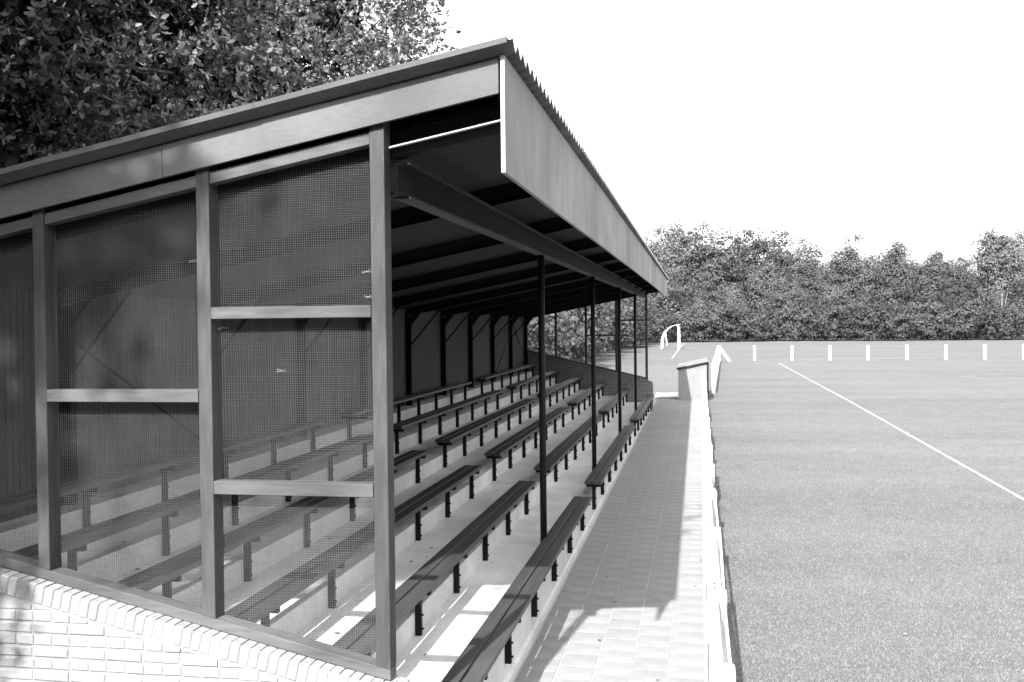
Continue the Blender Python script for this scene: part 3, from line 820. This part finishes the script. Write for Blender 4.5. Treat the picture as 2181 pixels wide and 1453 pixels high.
def rosette_mesh(name, cen, nrm, size, shape, mat, rng, per=6):
    n = len(cen); k = len(shape)
    nrm = nrm / np.linalg.norm(nrm, axis=1, keepdims=True)
    a = rng.normal(size=(n, 3)); e1 = np.cross(nrm, a); e1 /= np.linalg.norm(e1, axis=1, keepdims=True); e2 = np.cross(nrm, e1)
    th = (np.arange(per)[None, :] / per * 6.283 + rng.uniform(0, 6.28, (n, 1)) + rng.normal(0, .35, (n, per)))[..., None]
    el = rng.normal(-.25, .45, (n, per, 1))
    rad = e1[:, None] * np.cos(th) + e2[:, None] * np.sin(th)
    tan = -e1[:, None] * np.sin(th) + e2[:, None] * np.cos(th)
    ay = rad * np.cos(el) + nrm[:, None] * np.sin(el)
    nn = np.cross(tan, ay); tw = rng.normal(0, .45, (n, per, 1))
    ax = tan * np.cos(tw) + nn * np.sin(tw); nn = np.cross(ax, ay)
    sz = (size * rng.uniform(.55, 1.3, (n, per, 1)))[:, :, None]
    u = shape[None, None, :, 0:1] * sz; v = shape[None, None, :, 1:2] * sz
    bend = rng.uniform(.2, 1.4, (n, per, 1))[:, :, None]
    b = -bend * (v * v * .6 + np.abs(u) * .25 * sz) / np.maximum(sz, 1e-6)
    base = cen[:, None, :] + ay * size * .12 + nrm[:, None] * rng.normal(0, size * .2, (n, per, 1))
    co = (base[:, :, None] + ax[:, :, None] * u + ay[:, :, None] * v + nn[:, :, None] * b).reshape(-1, 3).astype(np.float32)
    m = n * per
    me = bpy.data.meshes.new(name)
    me.vertices.add(m * k); me.vertices.foreach_set('co', co.ravel())
    me.loops.add(m * k); me.loops.foreach_set('vertex_index', np.arange(m * k, dtype=np.int32))
    me.polygons.add(m); me.polygons.foreach_set('loop_start', np.arange(0, m * k, k, dtype=np.int32))
    me.materials.append(mat); me.update(calc_edges=True)
    return me
def crown_points(n, ncl, rad, rng, clr, hollow=.55, lump=.25, soft=0.0):
    """clump centres through an uneven ellipsoid, leaves gathered round each clump"""
    d = rng.normal(size=(ncl, 3)); d /= np.linalg.norm(d, axis=1, keepdims=True)
    r = hollow + (1 - hollow) * rng.uniform(0, 1, (ncl, 1)) ** .6
    ph = rng.uniform(0, 6.28, 6)
    lum = 1 + lump * (np.sin(3 * d[:, :1] + ph[0]) * np.sin(4 * d[:, 1:2] + ph[1]) + .7 * np.sin(6 * d[:, 2:3] + ph[2]) * np.sin(5 * d[:, :1] + ph[3]))
    c = d * r * lum * np.array(rad)
    idx = rng.integers(0, ncl, n)
    cs = clr * rng.uniform(.6, 1.35, (ncl, 1))
    off = rng.normal(size=(n, 3)) * cs[idx] * .5 * np.array([1, 1, .7])
    p = c[idx] + off
    out = p / np.maximum(np.linalg.norm(p, axis=1, keepdims=True), 1e-3)
    nr = rng.normal(size=(n, 3)) * .8 + out * .5 + off / clr * .4 + np.array([0, 0, .55])
    if soft: nr = rng.normal(size=(n, 3)) * (.8 - .5 * soft) + out * .6 + off / clr * (.4 + 1.3 * soft) + np.array([0, 0, .45])
    return p, nr, c
def limbs(mbk, base, top, r0, targets, rng_, n=12):
    base, top = Vector(base), Vector(top)
    pts = [base.lerp(top, q / 5) + Vector((rng_.uniform(-.1, .1), rng_.uniform(-.1, .1), 0)) * (q > 0) * r0 * 3 for q in range(6)]
    mbk.tube(pts, r0, 9, r0 * .35)
    for t in targets:
        f = rng_.uniform(.35, .95); s_ = base.lerp(top, f); e = Vector(t)
        m1 = s_.lerp(e, .5) + Vector((rng_.uniform(-.2, .2), rng_.uniform(-.2, .2), (e - s_).length * .08))
        mbk.tube([s_, m1, e], r0 * .28 * (1.2 - f * .5), 6, r0 * .05)

def near_oak(label, base, centre, rad, n, ncl, size, seed, shape=OAK, clr=.6, hollow=.5, mat='leaf', ncore=9000, core=.72, lump=.25, group='large trees close behind the stand'):
    rng = np.random.default_rng(seed); r_ = random.Random(seed)
    t = thing('oak_tree', label, 'tree', base, group)
    p, nr, c = crown_points(n, ncl, rad, rng, clr, hollow, lump)
    rel = np.array(centre) - np.array(base)
    me = rosette_mesh('crown', (p + rel)[::6], nr[::6], size, shape, MT[mat], rng)
    o = bpy.data.objects.new('crown', me); COL.objects.link(o); o.parent = t
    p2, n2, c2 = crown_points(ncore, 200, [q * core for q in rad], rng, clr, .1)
    me = leaf_mesh('inner_foliage', p2 + rel, n2, size * 1.9, DIA, MT['leaf_shade'], rng)
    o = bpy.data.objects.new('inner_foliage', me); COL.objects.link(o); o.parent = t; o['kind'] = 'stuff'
    m_ = MB(); tg = [Vector(c[i]) + Vector(centre) for i in range(0, ncl, max(1, ncl // 45))]
    limbs(m_, base, Vector(centre) + Vector((0, 0, rad[2] * .55)), .32, tg, r_)
    m_.obj('trunk', MT['bark'], t, smooth=True)
    return t
near_oak('big oak with large sunlit leaves rising behind the near end of the roof', (-11.2, 11.5, 0), (-9.4, 11.6, 7.4), (5.0, 3.6, 4.6), 112000, 1500, .088, 3, clr=.58, ncore=14000)
near_oak('tall finer leaved tree catching the sun behind the middle of the roof', (-11.5, 25, 0), (-10.3, 24, 10.6), (4.6, 5.0, 7.2), 120000, 1500, .095, 8, shape=SPR, clr=.7, mat='leaf_fine', ncore=12000, core=.55, lump=.12)
near_oak('tree filling the top left corner above the shaded end of the roof', (-15.5, 17, 0), (-15.2, 17, 8), (5.2, 4.0, 6.2), 30000, 800, .12, 15, clr=.9, ncore=14000)
# the oak at the photographer's left whose leaves dapple the end of the stand
near_oak('oak whose leaves dapple the end wall with shade', (-9.5, -3.4, 0), (-7.25, -2.7, 12.0), (3.9, 3.3, 3.2), 46000, 640, .19, 21, shape=DIA, clr=.8, hollow=.15, group='oaks beside the photographer')
near_oak('tall oak shading the left end of the roof', (-15.5, -4.2, 0), (-13.4, -3.0, 16.5), (5.4, 4.0, 4.8), 26000, 420, .21, 22, shape=DIA, clr=1.0, hollow=.15, group='oaks beside the photographer')

near_oak('young oak whose leaves dapple the left end of the brick wall', (-5.6, -1.6, 0), (-5.05, -1.0, 6.3), (.85, 1.0, .8), 1300, 40, .11, 25, clr=.4, hollow=.2, ncore=10, group='oaks beside the photographer')
# far trees: a few kinds, copied
def tree_kind(name, hgt, rad, n, ncl, size, seed, mat, bark, clr, trunk_r, low=.18, hollow=.2, lump=.28, th=.82, taper=0.0):
    rng = np.random.default_rng(seed); r_ = random.Random(seed)
    cz = hgt - rad[2] * .98
    p, nr, c = crown_points(n, ncl, rad, rng, clr, hollow, lump, 1.0)
    if taper: p[:, :2] *= (1.25 - taper * (p[:, 2:3] / rad[2] + 1) * .5)
    p[:, 2] += cz
    keep = p[:, 2] > hgt * .04
    me = leaf_mesh('crown', p[keep], nr[keep], size, SPR, MT[mat], rng)
    m_ = MB(); tg = [Vector(c[i]) + Vector((0, 0, cz)) for i in range(0, ncl, max(1, ncl // 12))]
    limbs(m_, (0, 0, -.2), (0, 0, hgt * th), trunk_r, tg, r_)
    tm = bpy.data.meshes.new('trunk'); tm.from_pydata(m_.v, [], m_.f); tm.materials.append(MT[bark]); tm.shade_smooth()
    return (name, me, tm)
KB = [tree_kind('broadleaf_tree', 16, (4.6, 4.6, 7.6), 16000, 260, .32, 40 + k, 'leaf_far', 'bark', 1.25, .28) for k in range(3)]
KBI = [tree_kind('birch_tree', 12, (2.6, 2.6, 4.7), 10000, 170, .25, 50 + k, 'leaf_birch', 'birch', .95, .14, lump=.15, th=.5, taper=.5) for k in range(3)]
KBF = [tree_kind('birch_tree', 12, (2.5, 2.5, 3.75), 9000, 150, .25, 56 + k, 'leaf_birch', 'birch', .95, .10, lump=.3, th=.5, taper=.5) for k in range(2)]
KS = [tree_kind('shrub', 4.2, (2.0, 1.8, 2.2), 4200, 90, .23, 60 + k, 'leaf_shrub', 'bark', .75, .06, hollow=.35) for k in range(3)]
def put_tree(kind, base, hscale, wscale, rot, label, cat, group):
    t = thing(kind[0], label, cat, base, group)
    t.scale = (wscale, wscale, hscale); t.rotation_euler = (0, 0, rot)
    for nm_, me in (('crown', kind[1]), ('trunk', kind[2])):
        o = bpy.data.objects.new(nm_, me); COL.objects.link(o); o.parent = t
    return t
tr = random.Random(99)
ORD = ['first', 'second', 'third', 'fourth', 'fifth', 'sixth', 'seventh', 'eighth', 'ninth', 'tenth', 'eleventh', 'twelfth', 'thirteenth', 'fourteenth', 'fifteenth', 'sixteenth',
       'seventeenth', 'eighteenth', 'nineteenth', 'twentieth'] + ['twenty ' + s for s in ('first', 'second', 'third', 'fourth', 'fifth', 'sixth', 'seventh', 'eighth', 'ninth')] + ['thirtieth'] + ['thirty ' + s for s in ('first', 'second', 'third', 'fourth', 'fifth', 'sixth', 'seventh', 'eighth', 'ninth')]
def tall(px, ytop, Y, kinds, k, wpx, label, group, h0):
    b = on_y(px, 720, Y); b.z = g(Y)
    top = on_y(px, ytop, Y).z - b.z
    hs = top / h0; wid = wpx / FPX * Y
    base_r = 4.6 if kinds is KB else 2.6
    wid = min(wid, base_r * 1.3)
    put_tree(kinds[k % 3], tuple(b), hs, wid / base_r, tr.uniform(0, 6.28), label, 'tree', group)
big = [(1392, 492, 132, 62), (1448, 478, 150, 70), (1520, 482, 152, 70), (1588, 498, 156, 58), (1650, 492, 150, 66), (1718, 514, 148, 58), (1765, 560, 150, 45)]
for i, (px, yt, Y, wp) in enumerate(big):
    tall(px, yt, Y, KB, i, wp, '%s tall broad tree counted rightward from the roof end of the stand' % ORD[i].capitalize(), 'tall broad trees at the far left of the pitch', 16)
bir = [(1420, 600, 140, 34), (1500, 585, 138, 36), (1560, 600, 140, 32), (1625, 552, 138, 40), (1676, 590, 136, 34), (1730, 560, 138, 38), (1780, 600, 136, 34), (1812, 505, 146, 42), (1862, 538, 144, 34),
       (1908, 512, 140, 44), (1975, 552, 136, 40), (1990, 530, 150, 36), (2040, 545, 144, 36), (2082, 575, 146, 34), (2134, 484, 138, 50), (2192, 528, 146, 44), (2240, 510, 142, 48), (2300, 540, 142, 46)]
for i, (px, yt, Y, wp) in enumerate(bir):
    front = px in (1676, 1780, 1975, 2134)
    tall(px, yt, 131.2 if front else Y, [KBF[i % 2]] * 3 if front else KBI, i, wp, '%s slender pale stemmed birch from the left in the far tree line' % ORD[i].capitalize(), 'birches along the far side of the pitch', 12)
for i, px in enumerate(range(1405, 2330, 62)):
    tall(px + tr.uniform(-15, 15), (575 if px < 1770 else 612) + tr.uniform(-14, 14), 162, KB, i + 1, 52, '%s tree from the left in the rear rank behind the birches' % ORD[i].capitalize(), 'rear rank of the far tree line', 16)
i = 0
px = 1398
while px < 2260:
    b = on_y(px, 720, 131 + tr.uniform(-3, 3)); b.z = g(100)
    put_tree(KS[i % 3], tuple(b), tr.uniform(.85, 1.35), tr.uniform(.9, 1.25), tr.uniform(0, 6.28), '%s dark bush from the left along the foot of the far tree line' % ORD[i].capitalize(), 'bush', 'bushes along the foot of the far trees')
    px += tr.uniform(22, 30); i += 1
rngw = np.random.default_rng(77); P_, N_ = [], []  # unseen trees added behind and beside the camera to block sky light
for (x, y, h, rx) in [(-15, -10, 17, 6), (-21, -5, 18, 6), (-20, -14, 19, 7), (-27, -9, 20, 7)] + [(-38 + 7.0 * k, -15.5 + 1.2 * (k % 2), 12.2 + .7 * (k % 3), 5) for k in range(13)] + [(-11.8, .6, 15, 4.6), (-13, 6, 16, 4.6), (-9.5, -7.5, 12, 3.6)]:
    p, nr, c = crown_points(1700, 120, (rx, rx, h * .5), rngw, 1.6, .3)
    p = p + np.array([x, y, h * .5]); kk = p[:, 2] > .1
    P_.append(p[kk]); N_.append(nr[kk])
me = leaf_mesh('wood', np.concatenate(P_), np.concatenate(N_), 1.1, SPR, MT['leaf_shade'], rngw)
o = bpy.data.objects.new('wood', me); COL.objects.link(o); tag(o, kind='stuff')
for i, (x, y, h, w_) in enumerate([(-25, 4, 19, 1.4), (-22, 10, 18, 1.4), (-23, 18, 19, 1.4), (-19.5, 26, 17, 1.3), (-17.5, 34, 15, 1.1)]):
    put_tree(KB[i % 3], (x, y, 0), h / 16, w_, tr.uniform(0, 6.28), '%s tall tree of the dark wood left of the stand, counted away from the photographer' % ORD[i].capitalize(), 'tree', 'trees of the wood left of the stand')
# wood edge to the left, seen through the far end of the stand
lw = [(-12.2, 42, 8), (-11.6, 51, 8), (-11.2, 62, 8.5), (-11.2, 73, 9), (-10.8, 86, 10), (-10.4, 100, 11.5), (-9.6, 114, 13)]
for i, (x, y, h) in enumerate(lw):
    put_tree(KB[i % 3], (x, y, g(y)), h / 16, .8, tr.uniform(0, 6.28), '%s tree of the wood edge counted outward from the far end of the stand' % ORD[i].capitalize(), 'tree', 'trees of the wood edge beyond the stand')
ls = [(-8.6, 40), (-10.5, 44.5), (-8.2, 47), (-9.6, 52), (-7.6, 57), (-8.9, 63), (-7.8, 69), (-8.3, 77), (-7.6, 86), (-7.8, 96), (-6.8, 106), (-6.4, 116), (-5.4, 125)]
for i, (x, y) in enumerate(ls):
    put_tree(KS[i % 3], (x, y, g(y)), tr.uniform(.8, 1.25), tr.uniform(.85, 1.2), tr.uniform(0, 6.28), '%s bush of the wood edge counted outward from the far end of the stand' % ORD[i].capitalize(), 'bush', 'bushes of the wood edge beyond the stand')

# dry leaves blown on to the path and the steps, pale flecks lying in the grass
def litter(name, mat, spots, smin, smax, seed):
    r_ = random.Random(seed); m_ = MB()
    for (x, y, z) in spots:
        sz = r_.uniform(smin, smax); a0 = r_.uniform(0, 6.28); tl_ = r_.uniform(-.3, .3)
        pts = [(x + sz * rr * math.cos(a0 + q), y + sz * rr * math.sin(a0 + q), z + .006 + sz * .25 * tl_ * math.sin(q) + r_.uniform(0, .004)) for q, rr in ((0, 1), (.9, .55), (2, .5), (3.1, .9), (4.1, .5), (5.3, .55))]
        m_.poly(pts, [tuple(range(6))])
    tag(m_.obj(name, mat), kind='stuff')
lr = random.Random(31)
sp = []
for _ in range(70):
    y = 5 + 26 * lr.random() ** 1.5; sp.append((lr.uniform(-1.38, 0.0), y, g(y) + .012))
for _ in range(70):
    k = lr.randrange(0, 5); y = 5.6 + 20 * lr.random() ** 1.3; sp.append((RX[k] - .66 * lr.random() ** .5 * .98, y, TZ[k]))
litter('leaf_litter', MT['moss'], sp, .012, .032, 3)
sp = []
for _ in range(60):
    y = 5.5 + 40 * lr.random() ** 1.3; sp.append((.5 + lr.random() * (y * .5), y, g(y) + .012))
litter('pale_flecks', MT['chalk'], sp, .01, .025, 4)

# short grass blades on the near turf
rng = np.random.default_rng(5)
nb0 = 620000
yy_ = 4.6 + 40 * rng.uniform(0, 1, nb0) ** 1.9
keep = rng.uniform(0, 1, nb0) < np.clip(1 - (yy_ - 4.6) / 34, 0, 1) ** 1.6
yy_ = yy_[keep]; nb = len(yy_)
xx_ = .17 + rng.uniform(0, 1, nb) ** 1.1 * (yy_ * .42 + .8)
zz_ = np.array([g(a) for a in yy_])
hgt = rng.uniform(.007, .020, nb) * (1 + 1.3 * (np.abs(xx_ - .21) < .05) * rng.uniform(0, 1, nb)); wd = rng.uniform(.002, .0045, nb)
an = rng.uniform(0, 6.28, nb); ln = rng.normal(0, .012, (nb, 2))
co = np.zeros((nb, 3, 3), np.float32)
co[:, 0, 0] = xx_ - np.cos(an) * wd; co[:, 0, 1] = yy_ - np.sin(an) * wd; co[:, 0, 2] = zz_
co[:, 1, 0] = xx_ + np.cos(an) * wd; co[:, 1, 1] = yy_ + np.sin(an) * wd; co[:, 1, 2] = zz_
co[:, 2, 0] = xx_ + ln[:, 0]; co[:, 2, 1] = yy_ + ln[:, 1]; co[:, 2, 2] = zz_ + hgt
me = bpy.data.meshes.new('grass')
me.vertices.add(nb * 3); me.vertices.foreach_set('co', co.ravel())
me.loops.add(nb * 3); me.loops.foreach_set('vertex_index', np.arange(nb * 3, dtype=np.int32))
me.polygons.add(nb); me.polygons.foreach_set('loop_start', np.arange(0, nb * 3, 3, dtype=np.int32))
me.materials.append(MT['blade']); me.update(calc_edges=True)
o = bpy.data.objects.new('grass', me); COL.objects.link(o); tag(o, kind='stuff')
